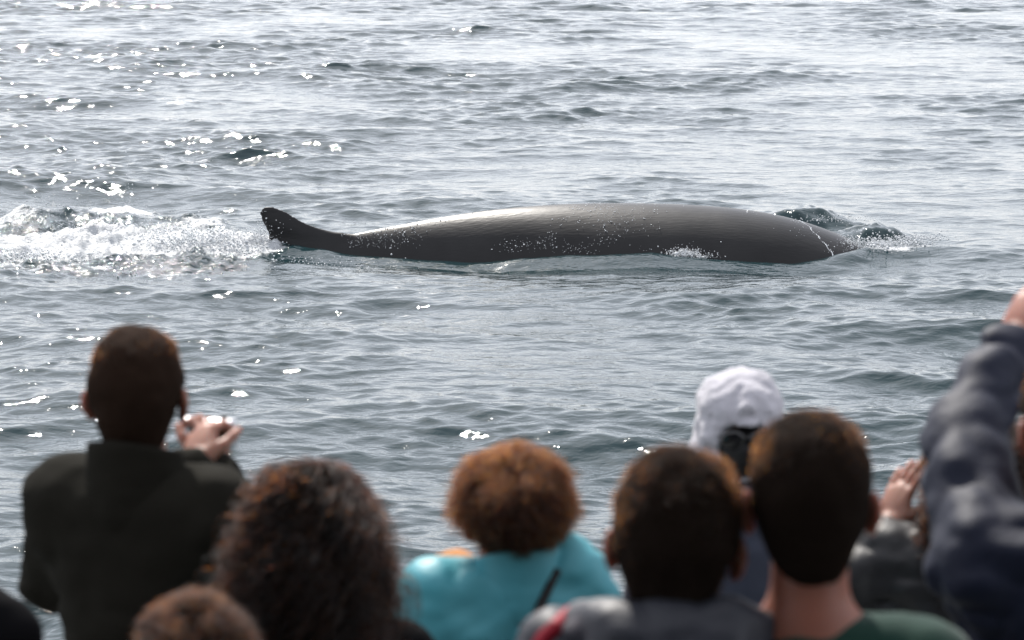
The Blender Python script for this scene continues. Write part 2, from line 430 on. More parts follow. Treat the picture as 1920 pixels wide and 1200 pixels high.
# ------------------------------------------------------------------ whale
def build_whale():
    x0, x1 = wx(300), wx(1800)
    F = Field((x0 - .1, WY - 1.35, -2.1), (x1 + .1, WY + 1.35, 1.0), (0.03, 0.03, 0.024))
    X, Y, Z = F._g((slice(None),) * 3)
    xs = F.ax[0]; zt, W_, R_ = w_top(xs)[:, None, None], w_wid(xs)[:, None, None], w_rad(xs)[:, None, None]
    pw = w_pow(xs)[:, None, None]
    q = np.sqrt((np.sqrt((Y - WY)**2 + 0.0004) / W_)**pw + ((Z - (zt - R_)) / R_)**2)
    body = (q - 1) * np.minimum(W_, R_)
    body = np.maximum(body, np.maximum(x0 + .02 - X, X - x1 + .02))
    # hooked dorsal fin
    fy = [388.0, 391, 394, 398, 405, 412, 420, 428, 434, 438, 445, 460, 480]
    le = [512.0, 520, 528, 538, 549, 560, 576, 598, 622, 648, 674, 692, 700]
    tr = [498.0, 493.5, 490, 488, 489, 491, 495, 499, 502, 504.5, 504.5, 503, 502]
    fz = np.array([at(500, v, WY).z for v in fy][::-1]); lx = np.array([wx(v) for v in le][::-1]); tx = np.array([wx(v) for v in tr][::-1])
    zs = F.ax[2]; l = np.interp(zs, fz, lx)[None, None, :]; t = np.interp(zs, fz, tx)[None, None, :]
    u = np.clip((X - t) / np.maximum(l - t, 1e-3), 0, 1)
    thick = (0.012 + 0.10 * np.clip((fz[-1] - zs) / 0.6, 0, 1)[None, None, :]**0.8) * (np.sqrt(np.clip(1 - u, 0, 1)) * np.sqrt(np.clip(u, 0, 1)) * 2 * 0.8 + 0.12)
    thick = np.maximum(thick, 0.026)
    fin = np.maximum(np.abs(Y - WY) - thick, np.maximum(t - X, X - l) * 0.7)
    fin = np.maximum(fin, (Z - fz[-1]))
    k = 0.06
    h = np.clip(0.5 + 0.5 * (body - fin) / k, 0, 1)
    F.f = (body * (1 - h) + fin * h - k * h * (1 - h)).astype(np.float32)
    return F.poly()
WV, WF = build_whale()
def whale_material():
    m = bpy.data.materials.new('whale_skin'); m.use_nodes = True
    nt = m.node_tree; N = nt.nodes; L = nt.links; b = N['Principled BSDF']
    g = N.new('ShaderNodeTexCoord')
    n = N.new('ShaderNodeTexNoise'); n.inputs['Scale'].default_value = 1.3; n.inputs['Detail'].default_value = 7; n.inputs['Roughness'].default_value = 0.6
    cr = N.new('ShaderNodeValToRGB'); cr.color_ramp.elements[0].color = (0.004, 0.004, 0.005, 1); cr.color_ramp.elements[1].color = (0.013, 0.013, 0.014, 1)
    cr.color_ramp.elements[0].position = 0.3; cr.color_ramp.elements[1].position = 0.75
    L.new(g.outputs['Object'], n.inputs['Vector']); L.new(n.outputs[0], cr.inputs[0]); L.new(cr.outputs[0], b.inputs['Base Color'])
    mp = N.new('ShaderNodeMapping'); mp.inputs['Scale'].default_value = (0.22, 1, 1)
    n2 = N.new('ShaderNodeTexNoise'); n2.inputs['Scale'].default_value = 26; n2.inputs['Detail'].default_value = 4
    L.new(g.outputs['Object'], mp.inputs[0]); L.new(mp.outputs[0], n2.inputs['Vector'])
    bp = N.new('ShaderNodeBump'); bp.inputs['Distance'].default_value = 0.003; bp.inputs['Strength'].default_value = 1
    L.new(n2.outputs[0], bp.inputs['Height']); L.new(bp.outputs[0], b.inputs['Normal'])
    rr = N.new('ShaderNodeMapRange'); rr.inputs['To Min'].default_value = 0.27; rr.inputs['To Max'].default_value = 0.46
    L.new(n.outputs[0], rr.inputs[0]); L.new(rr.outputs[0], b.inputs['Roughness'])
    b.inputs['Specular IOR Level'].default_value = 0.25
    return m
whale = empty('whale', (wx(1100), WY, 0))
tag(whale, 'long dark grey whale back with hooked dorsal fin rolling at the surface', 'whale')
off = np.array([wx(1100), WY, 0], np.float32)
wbody = link('body', mesh_np('whale_body', WV - off, WF), whale_material(), whale)

ICO = None
def ico():
    global ICO
    if ICO is None:
        t = (1 + 5**.5) / 2
        v = np.array([(-1, t, 0), (1, t, 0), (-1, -t, 0), (1, -t, 0), (0, -1, t), (0, 1, t), (0, -1, -t), (0, 1, -t), (t, 0, -1), (t, 0, 1), (-t, 0, -1), (-t, 0, 1)], np.float32)
        v /= np.linalg.norm(v[0])
        f = np.array([(0, 11, 5), (0, 5, 1), (0, 1, 7), (0, 7, 10), (0, 10, 11), (1, 5, 9), (5, 11, 4), (11, 10, 2), (10, 7, 6), (7, 1, 8),
                      (3, 9, 4), (3, 4, 2), (3, 2, 6), (3, 6, 8), (3, 8, 9), (4, 9, 5), (2, 4, 11), (6, 2, 10), (8, 6, 7), (9, 8, 1)], np.int32)
        ICO = (v, f)
    return ICO
def drops(P, rad, squash=None):
    """many little drops as one mesh; P (n,3), rad (n,) or (n,3)"""
    v, f = ico(); n = len(P)
    rad = np.asarray(rad, np.float32)
    if rad.ndim == 1: rad = rad[:, None].repeat(3, 1)
    V = (P[:, None, :] + v[None] * rad[:, None, :] * RNG.uniform(0.75, 1.25, (n, 12, 1))).reshape(-1, 3)
    F = (f[None] + 12 * np.arange(n)[:, None, None]).reshape(-1, 3)
    return V, F
# water beads clinging to the skin
nrm = np.zeros_like(WV)
fn = np.cross(WV[WF[:, 2]] - WV[WF[:, 0]], WV[WF[:, 3]] - WV[WF[:, 1]])
for q in range(4): np.add.at(nrm, WF[:, q], fn)
nrm /= np.linalg.norm(nrm, axis=1, keepdims=True) + 1e-9
vis = (WV[:, 2] > 0.0) & (WV[:, 1] < WY + .1)
den = np.clip(0.25 + 1.3 * fbm3(WV[:, 0] * 1.1, WV[:, 1] * 1.1, WV[:, 2] * 2.2, 3, 77), 0, 1)**1.5
den *= np.where(WV[:, 0] < wx(1250), 1, 0.25) + 1.6 * sstep(wx(1530), wx(1590), WV[:, 0])
den += 0.8 * np.exp(-((WV[:, 0] - wx(700)) / .6)**2) * sstep(.15, .35, WV[:, 2])
den *= vis * np.where(WV[:, 0] < wx(640), .25, 1); den /= den.sum()
pick = RNG.choice(len(WV), 1500, p=den)
P = WV[pick] + RNG.normal(0, .015, (1500, 3)) * np.array([1, .3, .3]) + nrm[pick] * 0.002
rr = RNG.gamma(2.0, 0.0011, 1500) + 0.0012
V, F = drops(P - off, np.stack([rr * 1.2, rr, rr], 1))
o = link('water_beads', mesh_np('water_beads', V, F), M_DROP, whale); o['kind'] = 'stuff'
# the crease of running water behind the blowholes
cre = [(1497, 411), (1508, 419), (1517, 431), (1528, 445), (1538, 458), (1547, 470), (1553, 479)]
cp = []
for p, q in cre:
    pts = at(p, q, WY - .5)
    # march along the ray until it meets the whale
    x = wx(p); zt, W_, R_ = float(w_top(x)), float(w_wid(x)), float(w_rad(x))
    yy = WY - W_ * np.sin(np.minimum(th, 1.5708))**(2 / float(w_pow(x))); zz = zt - R_ * (1 - np.cos(th)); _, py = proj(x, yy, zz)
    i = int(np.argmin(np.abs(py - q))); cp.append((x, yy[i], zz[i]))
cp = np.array(cp); tt = np.linspace(0, len(cp) - 1, 70)
line = np.stack([np.interp(tt, np.arange(len(cp)), cp[:, a]) for a in range(3)], 1)
line[:, 0] += 0.012 * np.sin(tt * 5) + RNG.normal(0, .004, 70)
V, F = drops(line - off, np.stack([RNG.uniform(.004, .012, 70), RNG.uniform(.004, .008, 70), RNG.uniform(.004, .012, 70)], 1))
o = link('water_crease', mesh_np('water_crease', V, F), M_DROP, whale); o['kind'] = 'stuff'

# ------------------------------------------------------------------ foam and spray
def spray(name, label, spec, cat='spray'):
    Ps, Rs = [], []
    for (px, py, Y, n, sx, sy, sz, r0, lift) in spec:
        c = at(px, py, Y); n = int(n * 2.2); r0 = r0 * .62
        u = RNG.normal(0, 1, (n, 3)) * np.array([sx, sy, 0.0]); z = c.z + np.abs(RNG.exponential(sz, n)) * lift + RNG.normal(0, .012, n)
        Ps.append(np.stack([c.x + u[:, 0], c.y + u[:, 1], z], 1)); Rs.append(RNG.gamma(2.0, r0 / 2, n) + 0.002)
    P = np.concatenate(Ps); r = np.concatenate(Rs)
    V, F = drops(P, r)
    c = P.mean(0)
    o = link(name, mesh_np(name, V - c, F), M_FOAM); o.location = c
    tag(o, label, cat, kind='stuff'); return o
spray('tail_spray', 'white foam and spray in the churned wake behind the dorsal fin',
      [(395, 458, 41.0, 700, .30, .25, .07, .010, 1), (345, 462, 41.0, 600, .35, .30, .05, .010, 1), (260, 450, 41.8, 500, .45, .4, .05, .009, 1),
       (440, 470, 40.8, 600, .25, .25, .04, .009, 1), (310, 440, 42.2, 300, .3, .3, .05, .008, 1), (200, 430, 43.0, 400, .5, .5, .05, .009, 1),
       (60, 425, 43.6, 500, .5, .4, .08, .009, 1), (350, 500, 39.4, 900, 1.0, .5, .012, .008, 1), (200, 500, 39.4, 600, 1.0, .5, .012, .008, 1),
       (480, 462, 41.0, 250, .12, .12, .08, .007, 1), (494, 458, 41.15, 120, .05, .08, .10, .006, 1), (484, 456, 41.1, 120, .06, .08, .07, .006, 1), (243, 430, 42.6, 60, .03, .05, .22, .006, 1), (60, 480, 40.2, 500, .5, .3, .02, .009, 1)])
spray('head_spray', 'white splash where the submerging head parts the water',
      [(1640, 462, 41.0, 350, .18, .2, .035, .008, 1), (1690, 458, 41.2, 350, .25, .2, .03, .008, 1), (1735, 448, 41.6, 150, .2, .1, .02, .007, 1),
       (1570, 412, 42.5, 120, .3, .2, .02, .006, 1), (1595, 455, 41.0, 150, .12, .12, .03, .006, 1)])
spray('flank_spray', 'small white splash against the middle of the dark flank',
      [(1280, 478, 40.15, 260, .12, .06, .03, .007, 1), (1310, 482, 40.15, 90, .12, .06, .02, .006, 1)])

# ------------------------------------------------------------------ deck under the onlookers, and unseen shade pieces added behind them
DECK = 2.44
def box(V, F, lo, hi):
    n = len(V); x0, y0, z0 = lo; x1, y1, z1 = hi
    V += [(x0, y0, z0), (x1, y0, z0), (x1, y1, z0), (x0, y1, z0), (x0, y0, z1), (x1, y0, z1), (x1, y1, z1), (x0, y1, z1)]
    F += [(n, n + 3, n + 2, n + 1), (n + 4, n + 5, n + 6, n + 7), (n, n + 1, n + 5, n + 4), (n + 1, n + 2, n + 6, n + 5), (n + 2, n + 3, n + 7, n + 6), (n + 3, n, n + 4, n + 7)]
V, F = [], []; box(V, F, (-4.3, -3.3, DECK - .12), (4.3, 7.9, DECK))
deck = link('boat_deck', mesh_np('boat_deck', np.array(V), np.array(F)), mat('deck_paint', (0.10, 0.11, 0.11), 0.7, noise=(3, .2), bump=(60, .002)), smooth=False)
tag(deck, 'dark painted boat deck the onlookers stand on', kind='structure')
V, F = [], []; box(V, F, (-3.0, -3.0, DECK), (3.0, 1.6, CAMZ - 1.62))  # unseen block, added to keep light from behind off the onlookers
wh = link('shade_block', mesh_np('shade_block', np.array(V), np.array(F)), mat('shade_block_paint', (0.12, 0.13, 0.14), 0.5, noise=(4, .1)), smooth=False)
tag(wh, 'unseen block under the viewpoint, added to shade the onlookers from behind', kind='structure')

V, F = [], []; box(V, F, (-4.2, -3.2, 6.35), (4.2, 2.2, 6.45)); box(V, F, (-4.2, -3.2, DECK), (4.2, -3.1, 6.34))  # roof and walls out of view, added to darken the onlookers' backs
box(V, F, (-4.2, -3.09, DECK), (-4.1, 0.6, 6.34)); box(V, F, (4.1, -3.09, DECK), (4.2, 0.6, 6.34))
she = link('shade_canopy', mesh_np('shade_canopy', np.array(V), np.array(F)), mat('shade_canopy_paint', (0.10, 0.10, 0.11), 0.6, noise=(4, .1)), smooth=False)
tag(she, 'canopy and rear bulkhead of the upper deck over the viewpoint', kind='structure')

# ------------------------------------------------------------------ onlookers
_hand_cache = {}
def hand(curl, spread=0.0, thumb=0.6):
    """right hand: fingers along +y, thumb on -x side, back of the hand +z; curls towards -z"""
    key = (curl, spread, thumb)
    if key in _hand_cache: return _hand_cache[key]
    F = Field((-.085, -.07, -.10), (.075, .20, .05), 0.0036)
    F.cone((0, -.06, 0), (0, .0, 0), .026, .027, .012)
    F.ell((0, .045, 0), (.041, .056, .0155), .012)
    for i, (x, L, r) in enumerate([(-.032, .072, .0088), (-.0105, .081, .0092), (.0115, .076, .0088), (.032, .060, .0078)]):
        p = np.array([x * .92, .082 - abs(i - 1.2) * .004, 0.001]); a = R(6); s = spread * (x / .03)
        F.cone((x * .6, .04, 0), p, .011, r + .001, .006)
        for j, fr in enumerate((.46, .31, .23)):
            a += curl * (0.75, 1.0, 0.7)[j]
            d = np.array([s * math.cos(a), math.cos(a), -math.sin(a)]); q = p + d * L * fr
            F.cone(p, q, r - j * .0006, r - (j + 1) * .0007, .003); p = q
    b0 = np.array([-.022, .012, -.004]); b1 = np.array([-.048, .040, -.012 - .01 * thumb]); b2 = np.array([-.058, .068, -.018 - .02 * thumb]); b3 = np.array([-.057, .092, -.022 - .035 * thumb])
    F.cone(b0, b1, .017, .0115, .010); F.cone(b1, b2, .0112, .0098, .004); F.cone(b2, b3, .0098, .0078, .004)
    _hand_cache[key] = F.poly()
    return _hand_cache[key]
def frame(origin, ydir, zdir, mirror=False, s=1.0):
    y = Vector(ydir).normalized(); x = y.cross(Vector(zdir)).normalized(); z = x.cross(y)
    if mirror: x = -x
    M = Matrix((x, y, z)).transposed() * s
    M = M.to_4x4(); M.translation = Vector(origin); return M

def strands(name, V, F, n, length, parent, m, seed=0, curl=0.0, up=0.0, down=0.0, out=1.0, rad=0.0005, steps=6, jit=0.25, keep=None, curl_r=0.01, lenfn=None, cs=45.0):
    rg = np.random.default_rng(seed)
    A, B, C = V[F[:, 0]], V[F[:, 1]], V[F[:, 2]]
    nr = np.cross(V[F[:, 2]] - V[F[:, 0]], V[F[:, 3]] - V[F[:, 1]]); ar = np.linalg.norm(nr, axis=1) + 1e-12; nr = nr / ar[:, None]
    w = ar.copy()
    if keep is not None: w = w * keep((A + C) / 2)
    f = rg.choice(len(F), n, p=w / w.sum()); u, v = rg.random(n), rg.random(n)
    P = A[f] + (B[f] - A[f]) * u[:, None] + (V[F[f, 3]] - A[f]) * v[:, None]
    N = nr[f]
    L = length * rg.uniform(.55, 1.3, n)
    if lenfn is not None: L = L * lenfn(P)
    clump = np.stack([noise3(P[:, 0] * cs, P[:, 1] * cs, P[:, 2] * cs, seed + q) for q in (1, 2, 3)], 1)
    if down > 0:
        cx = V[:, :2].mean(0); rd = np.zeros((n, 3)); rd[:, :2] = P[:, :2] - cx; rd /= np.linalg.norm(rd, axis=1, keepdims=True) + 1e-6
        g0 = rd * .8 + np.array([0, 0, -1.0]) * down; g0 -= N * (g0 * N).sum(1, keepdims=True) * .9; g0 /= np.linalg.norm(g0, axis=1, keepdims=True) + 1e-6
        D = g0 + N * out * .35 + clump * .45 + rg.normal(0, jit, (n, 3))
    else: D = N * out + np.array([0, 0, 1]) * up - np.array([0, 0, 1]) * down + clump * .8 * (curl > 0 or 1) * .7 + rg.normal(0, jit, (n, 3))
    D /= np.linalg.norm(D, axis=1, keepdims=True)
    S = np.cross(D, rg.normal(0, 1, (n, 3))); S /= np.linalg.norm(S, axis=1, keepdims=True); T = np.cross(D, S)
    tt = np.linspace(0, 1, steps); pts = np.zeros((n, steps, 3), np.float32)
    ph0 = (clump[:, 0] * 6)[:, None]
    for i, t in enumerate(tt):
        g = np.array([0, 0, -1]) * (t * t) * L[:, None] * (0.35 + down * .3)
        c = curl * t * 6.28
        off_ = (S * np.cos(ph0 + c) + T * np.sin(ph0 + c) - S * np.cos(ph0) - T * np.sin(ph0)) * curl_r * (1 if curl else 0) * min(1, t * 2)
        pts[:, i] = P - N * .004 + D * (L * t)[:, None] + g + off_
    hc = bpy.data.hair_curves.new(name); hc.add_curves([steps] * n)
    hc.attributes['position'].data.foreach_set('vector', pts.astype(np.float32).ravel())
    ra = hc.attributes.get('radius') or hc.attributes.new('radius', 'FLOAT', 'POINT')
    ra.data.foreach_set('value', np.tile(rad * np.linspace(1, .35, steps), n).astype(np.float32))
    hc.materials.append(m)
    o = bpy.data.objects.new('hair_strands', hc); COL.objects.link(o); o.parent = parent; o['kind'] = 'stuff'
    return o

def cloth_noise(amp, seed, sc=11.0):
    def fn(x, y, z):
        a = noise3(x * sc, y * sc, z * sc * 1.6, seed); b = noise3(x * sc * 2.3 + a, y * sc * 2.3, z * sc * 3.4, seed + 5)
        return amp * (1 - 2 * np.abs(a)) * .8 + amp * .45 * b
    return fn

def person(label, head_px, Y, facing=0.0, s=1.0, head_s=1.0, wide=1.0, arms=None, jacket=None, skin=M_SKIN, collar=0.0, hair=None, tilt=0.0,
           nod=0.0, fold=0.008, seed=1, jvox=0.011, lean=0.0, hood=False, ears=True, group=None, name='person', hands=None, turn=0.0, drop=0.0):
    """head_px = pixel of the crown; Y = distance. arms: {'L': (elbow, wrist), 'R': ...} in local coordinates
    (x right, y forward, z up from the deck) or world Vectors through to_local"""
    top = at(head_px[0], head_px[1], Y); H = top.z - DECK
    root = empty(name, (top.x, Y, DECK), -facing)
    tag(root, label, 'person', group)
    Mi = (Matrix.Translation((top.x, Y, DECK)) @ Matrix.Rotation(-facing, 4, 'Z')).inverted()
    loc = lambda w: np.array(Mi @ w)
    sh = H - .325 * s - drop                         # height of the shoulder joints
    sw = .175 * s * wide
    J = {'L': [np.array([-sw, -.02, sh]), np.array([-sw - .05, -.04, sh - .29 * s]), np.array([-sw + .03, .16, sh - .44 * s])],
         'R': [np.array([sw, -.02, sh]), np.array([sw + .05, -.04, sh - .29 * s]), np.array([sw - .03, .16, sh - .44 * s])]}
    if arms:
        for k, a in arms.items():
            for i, p in enumerate(a):
                if p is None: continue
                q = loc(p) if isinstance(p, Vector) else np.array(p)
                J[k][len(J[k]) - len(a) + i] = q
    hs = head_s
    hz = H - .10 * hs
    rotM = Matrix.Rotation(tilt, 4, 'Y') @ Matrix.Rotation(nod, 4, 'X')
    rotM = Matrix.Rotation(-turn, 4, 'Z') @ rotM
    hp = Vector((0, -.03, H - .2 * hs))                # head pivots here
    def hd(x, y, z):                                   # head-local point (metres at scale 1 from the pivot)
        return np.array(hp + rotM @ Vector((x * hs, y * hs, z * hs)))
    # --- body: head, neck, trunk and arms, one skin
    lo = np.minimum.reduce([J[k][i] for k in 'LR' for i in range(3)] + [np.array([-.25, -.22, H - .75])]) - .08
    hi = np.maximum.reduce([J[k][i] for k in 'LR' for i in range(3)] + [np.array([.25, .22, H + .02])]) + .08
    lo[2] = min(lo[2], H - .72)
    B = Field(lo, hi, 0.0075)
    B.ell(hd(0, .02, .10), (.074 * hs, .094 * hs, .094 * hs), .01, rotM)
    B.ell(hd(0, -.012, .085), (.073 * hs, .075 * hs, .075 * hs), .02, rotM)
    B.ell(hd(0, .055, .025), (.056 * hs, .058 * hs, .062 * hs), .03, rotM)
    B.ell(hd(0, .082, -.022), (.026 * hs, .024 * hs, .02 * hs), .02, rotM)               # chin
    B.cone(hd(0, .112, .075), hd(0, .135, .04), .010 * hs, .015 * hs, .012)              # nose
    B.ell(hd(0, .112, .012), (.026 * hs, .012 * hs, .010 * hs), .01, rotM)               # mouth
    for q in (-1, 1):
        B.ell(hd(q * .032, .118, .078), (.017 * hs, .016 * hs, .012 * hs), .008, rotM, op='sub')
        B.ell(hd(q * .031, .098, .077), (.0125 * hs, .0125 * hs, .0125 * hs), .004, rotM)  # eyes
        if ears:
            er = rotM @ Matrix.Rotation(q * R(28), 4, 'Z')
            B.ell(hd(q * .0905, -.003, .064), (.0080 * hs, .019 * hs, .031 * hs), .006, er)
            B.ell(hd(q * .085, .003, .038), (.007 * hs, .011 * hs, .014 * hs), .006, er)
    nb = np.array([0, -.045, sh + .035 * s])
    B.cone(hd(0, -.008, .02), nb, .053 * hs, .058 * s, .03)
    for q, k in ((-1, 'L'), (1, 'R')):
        B.cone(nb + np.array([0, 0, .012]), J[k][0] + np.array([0, 0, .0]), .045 * s, .05 * s, .05)
        B.cone(J[k][0], J[k][1], .05 * s, .040 * s, .03); B.cone(J[k][1], J[k][2], .039 * s, .027 * s, .02)
    B.ell((0, -.01, sh - .17 * s), (.15 * s * wide, .10 * s, .20 * s), .05); B.ell((0, 0, sh - .38 * s), (.13 * s * wide, .09 * s, .14 * s), .05)
    parts = [B.poly()]
    hinfo = {'L': (.5, .05, .6), 'R': (.5, .05, .6)}
    for k in 'LR':
        hs_ = (hands or {}).get(k, {})
        fw = J[k][2] - J[k][1]; fw = Vector(fw).normalized()
        d = hs_.get('dir'); d = Vector(loc(d) - loc(Vector((0, 0, 0)))) if isinstance(d, Vector) else (Vector(d) if d is not None else fw)
        b = hs_.get('back'); b = Vector(loc(b) - loc(Vector((0, 0, 0)))) if isinstance(b, Vector) else (Vector(b) if b is not None else Vector((1 if k == 'R' else -1, 0, .3)))
        HV, HF = hand(hs_.get('curl', .45), hs_.get('spread', .05), hs_.get('thumb', .6))
        Mh = frame(J[k][2] + np.array(fw) * .02, d, b, mirror=(k == 'L'), s=s * hs_.get('s', 1.0))
        HV2 = xf(HV, Mh)
        parts.append((HV2, HF if k == 'R' else HF[:, ::-1]))
    V, F = merge(parts)
    link('body', mesh_np('person_body', V, F), skin, root)
    # --- jacket
    j = jacket
    c = j.get('puff', .014) ; 
    lo2 = lo - .06; hi2 = hi + .06; lo2[2] = min(lo2[2], H - .95); hi2[2] = max(J['L'][2][2], J['R'][2][2], sh + .2) + .1
    G = Field(lo2, hi2, jvox)
    for q, k in ((-1, 'L'), (1, 'R')):
        a, e, w = J[k]
        G.cone(nb + np.array([0, -.005, -.01]), a + np.array([-q * .01, 0, .005]), .050 * s + c * .6, .052 * s + c, .06)
        G.cone(a, e, .052 * s + c, .047 * s + c, .07)
        wl = w + (w - e) / np.linalg.norm(w - e) * .0
        G.cone(e, wl, .045 * s + c, .034 * s + c * .7, .02)
    G.ell((0, -.02, sh - .045 * s), (sw + .03, .075 * s + c, .085 * s), .07)
    G.ell((0, -.012, sh - .16 * s), (.17 * s * wide + c, .112 * s + c, .22 * s), .06)
    G.ell((0, -.0, sh - .42 * s), (.155 * s * wide + c, .105 * s + c, .22 * s), .08)
    if collar > 0:                                     # stand-up collar, open towards the throat
        nd = Vector(hd(0, -.008, .02) - nb).normalized(); nd_ = np.array(nd)
        K = Field(nb - .16, nb + .18, .006)
        K.cone(nb - nd_ * .03, nb + nd_ * (.03 + collar), .082 * s + c * .4, .078 * s + c * .4, .01)
        K.cone(nb - nd_ * .06, nb + nd_ * (.12 + collar), .064 * s + c * .3, .064 * s + c * .3, .004, op='sub')
        K.plane(nb + nd_ * (.03 + collar), nd_ + np.array([0, .25, 0]), .006)
        K.disp(cloth_noise(.002, seed + 3, 16))
        KV, KF = K.poly(); link('collar', mesh_np('collar', KV, KF), j['mat'], root)
    G.disp(cloth_noise(fold, seed))
    # the neck opening: a socket round the neck
    top_c = nb + np.array([0, 0, .03 + max(collar, .0)])
    G.cone(nb + np.array([0, .005, .012 + collar * .6]), top_c + np.array([0, .02, .08]), .046 * s, .052 * s, .006, op='sub')
    JV, JF = G.poly()
    jk = link(j.get('name', 'jacket'), mesh_np('jacket', JV, JF), j['mat'], root)
    if 'label' in j: jk['label'] = j['label']
    # --- trousers and shoes (below the frame)
    T = Field((-.3, -.2, -.02), (.3, .25, H - .75), 0.024)
    hipz = H * .52
    T.ell((0, 0, hipz), (.17 * s, .12 * s, .14 * s), .05)
    for q in (-1, 1):
        T.cone((q * .085, 0, hipz - .05), (q * .095, .02, hipz * .5), .088 * s, .065 * s, .04); T.cone((q * .095, .02, hipz * .5), (q * .10, -.01, .08), .064 * s, .058 * s, .03)
    TV, TF = T.poly(); link('trousers', mesh_np('trousers', TV, TF), M_TROUSER, root)
    for q in (-1, 1):
        S_ = Field((q * .10 - .08, -.14, -.01), (q * .10 + .08, .24, .14), 0.012)
        S_.ell((q * .10, .05, .035), (.048, .14, .04), .02); S_.cone((q * .10, -.02, .04), (q * .10, -.02, .10), .045, .045, .02); S_.plane((0, 0, 0.002), (0, 0, -1), .004)
        SV, SF = S_.poly(); link('shoe', mesh_np('shoe', SV, SF), M_SHOE, root)
    return dict(root=root, H=H, hd=hd, hs=hs, rot=rotM, sh=sh, J=J, loc=loc, nb=nb, s=s, Mi=Mi, JV=JV, JF=JF, jk=jk)

def short_hair(p, m_cap, m_str, thick=.008, nape=.16, length=.018, n=9000, seed=3, fuzz=.3, rough=.004, sc=28, top_extra=0.0, side=0.0, front=.055):
    hd, hs, rot = p['hd'], p['hs'], p['rot']
    c = hd(0, 0, .09); F = Field(c - .2, c + .2, 0.0062)
    t = thick
    F.ell(hd(0, .015, .103 + top_extra * .5), (.077 * hs + t + side, .098 * hs + t, .094 * hs + t + top_extra), .01, rot)
    for q in (-1, 1): F.ell(hd(q * .017, .0, .108), (.062 * hs + t, .085 * hs + t, .086 * hs + t), .015, rot)
    F.ell(hd(0, -.016, .085), (.073 * hs + t + side, .080 * hs + t, .080 * hs + t), .02, rot)
    F.ell(hd(0, -.034, .02), (.055 * hs + t * .5, .046 * hs + t * .6, nape * .5), .03, rot)
    # clear the face, the ears and the lower sides
    F.ell(hd(0, .125, .03), (.080 * hs, .080 * hs, .105 * hs), .012, rot, op='sub')
    for q in (-1, 1):
        F.ell(hd(q * .094, .012, .048), (.024 * hs, .034 * hs, .046 * hs), .008, rot, op='sub')
        F.ell(hd(q * .088, .03, -.02), (.05 * hs, .06 * hs, .055 * hs), .015, rot, op='sub')
    F.disp(lambda x, y, z: rough * fbm3(x * sc, y * sc, z * sc, 2, seed))
    V, Q = F.poly()
    h = link('hair', mesh_np('hair', V, Q), m_cap, p['root'])
    if n: strands('hair_strands', V, Q, n, length, h, m_str, seed, up=.35, out=.8, rad=.00045, jit=fuzz, steps=5,
                   lenfn=lambda P: .35 + .65 * sstep(hd(0, 0, .09)[2], hd(0, 0, .18)[2], P[:, 2]))
    return h

from mathutils.bvhtree import BVHTree
def on_surface(p, px, py, lift=0.004):
    """local point where the ray of a photo pixel meets the person's jacket"""
    bv = p.get('bvh')
    if bv is None: bv = p['bvh'] = BVHTree.FromPolygons([tuple(v) for v in p['JV']], [tuple(int(i) for i in f) for f in p['JF']])
    o = p['Mi'] @ Vector((0, 0, CAMZ)); t = p['Mi'] @ at(px, py, 5.0); d = (t - o).normalized()
    h, n, i, dist = bv.ray_cast(o, d)
    if h is None: return None
    return h - d * lift
def ribbon(name, p, pts_px, width, m, lift=.006, thick=.004, sub=10):
    """flat band laid along photo pixels on the jacket"""
    P = [on_surface(p, x, y, lift) for x, y in pts_px]
    P = np.array([q for q in P if q is not None])
    t = np.linspace(0, len(P) - 1, sub * len(P)); P = np.stack([np.interp(t, np.arange(len(P)), P[:, a]) for a in range(3)], 1)
    for _ in range(4): P[1:-1] = (P[:-2] + 2 * P[1:-1] + P[2:]) / 4
    cdir = np.array((p['Mi'] @ Vector((0, 0, CAMZ)))) - P; cdir /= np.linalg.norm(cdir, axis=1, keepdims=True)
    tg = np.gradient(P, axis=0); tg /= np.linalg.norm(tg, axis=1, keepdims=True); sd = np.cross(tg, cdir); sd /= np.linalg.norm(sd, axis=1, keepdims=True)
    w = width / 2
    ring = np.stack([P + sd * w + cdir * thick, P - sd * w + cdir * thick, P - sd * w - cdir * thick, P + sd * w - cdir * thick], 1)
    n = len(P); V = ring.reshape(-1, 3); F = []
    for i in range(n - 1):
        for q in range(4): F.append((i * 4 + q, i * 4 + (q + 1) % 4, (i + 1) * 4 + (q + 1) % 4, (i + 1) * 4 + q))
    F += [(3, 2, 1, 0), tuple((n - 1) * 4 + q for q in range(4))]
    return link(name, mesh_np(name, V, np.array(F)), m, p['root'])

M_TROUSER = mat('dark_trousers', (0.02, 0.022, 0.03), 0.85)
M_SHOE = mat('dark_shoes', (0.02, 0.018, 0.016), 0.5)
J_OLIVE = mat('olive_softshell', (0.016, 0.015, 0.012), 0.9, 0.05, noise=(14, .15), bump=(220, .0006), sheen=.0)
J_BLACK = mat('black_cloth', (0.005, 0.005, 0.006), 0.9, 0.05, bump=(160, .0006))
J_DARKGREY = mat('charcoal_shell', (0.014, 0.014, 0.016), 0.5, 0.35, noise=(8, .15), bump=(60, .002))
J_TEAL = mat('teal_shell', (0.11, 0.44, 0.52), 0.5, 0.4, noise=(6, .08), bump=(40, .002), trans=((0.12, 0.52, 0.60), .32))
J_GREY = mat('slate_shell', (0.022, 0.024, 0.034), 0.55, 0.4, noise=(8, .12), bump=(50, .002))
J_GREEN = mat('green_jumper', (0.010, 0.036, 0.027), 0.9, 0.08, noise=(20, .15), bump=(240, .0008), sheen=.15)
J_NAVY = mat('navy_shell', (0.006, 0.009, 0.024), 0.65, 0.25, noise=(8, .15), bump=(50, .002))
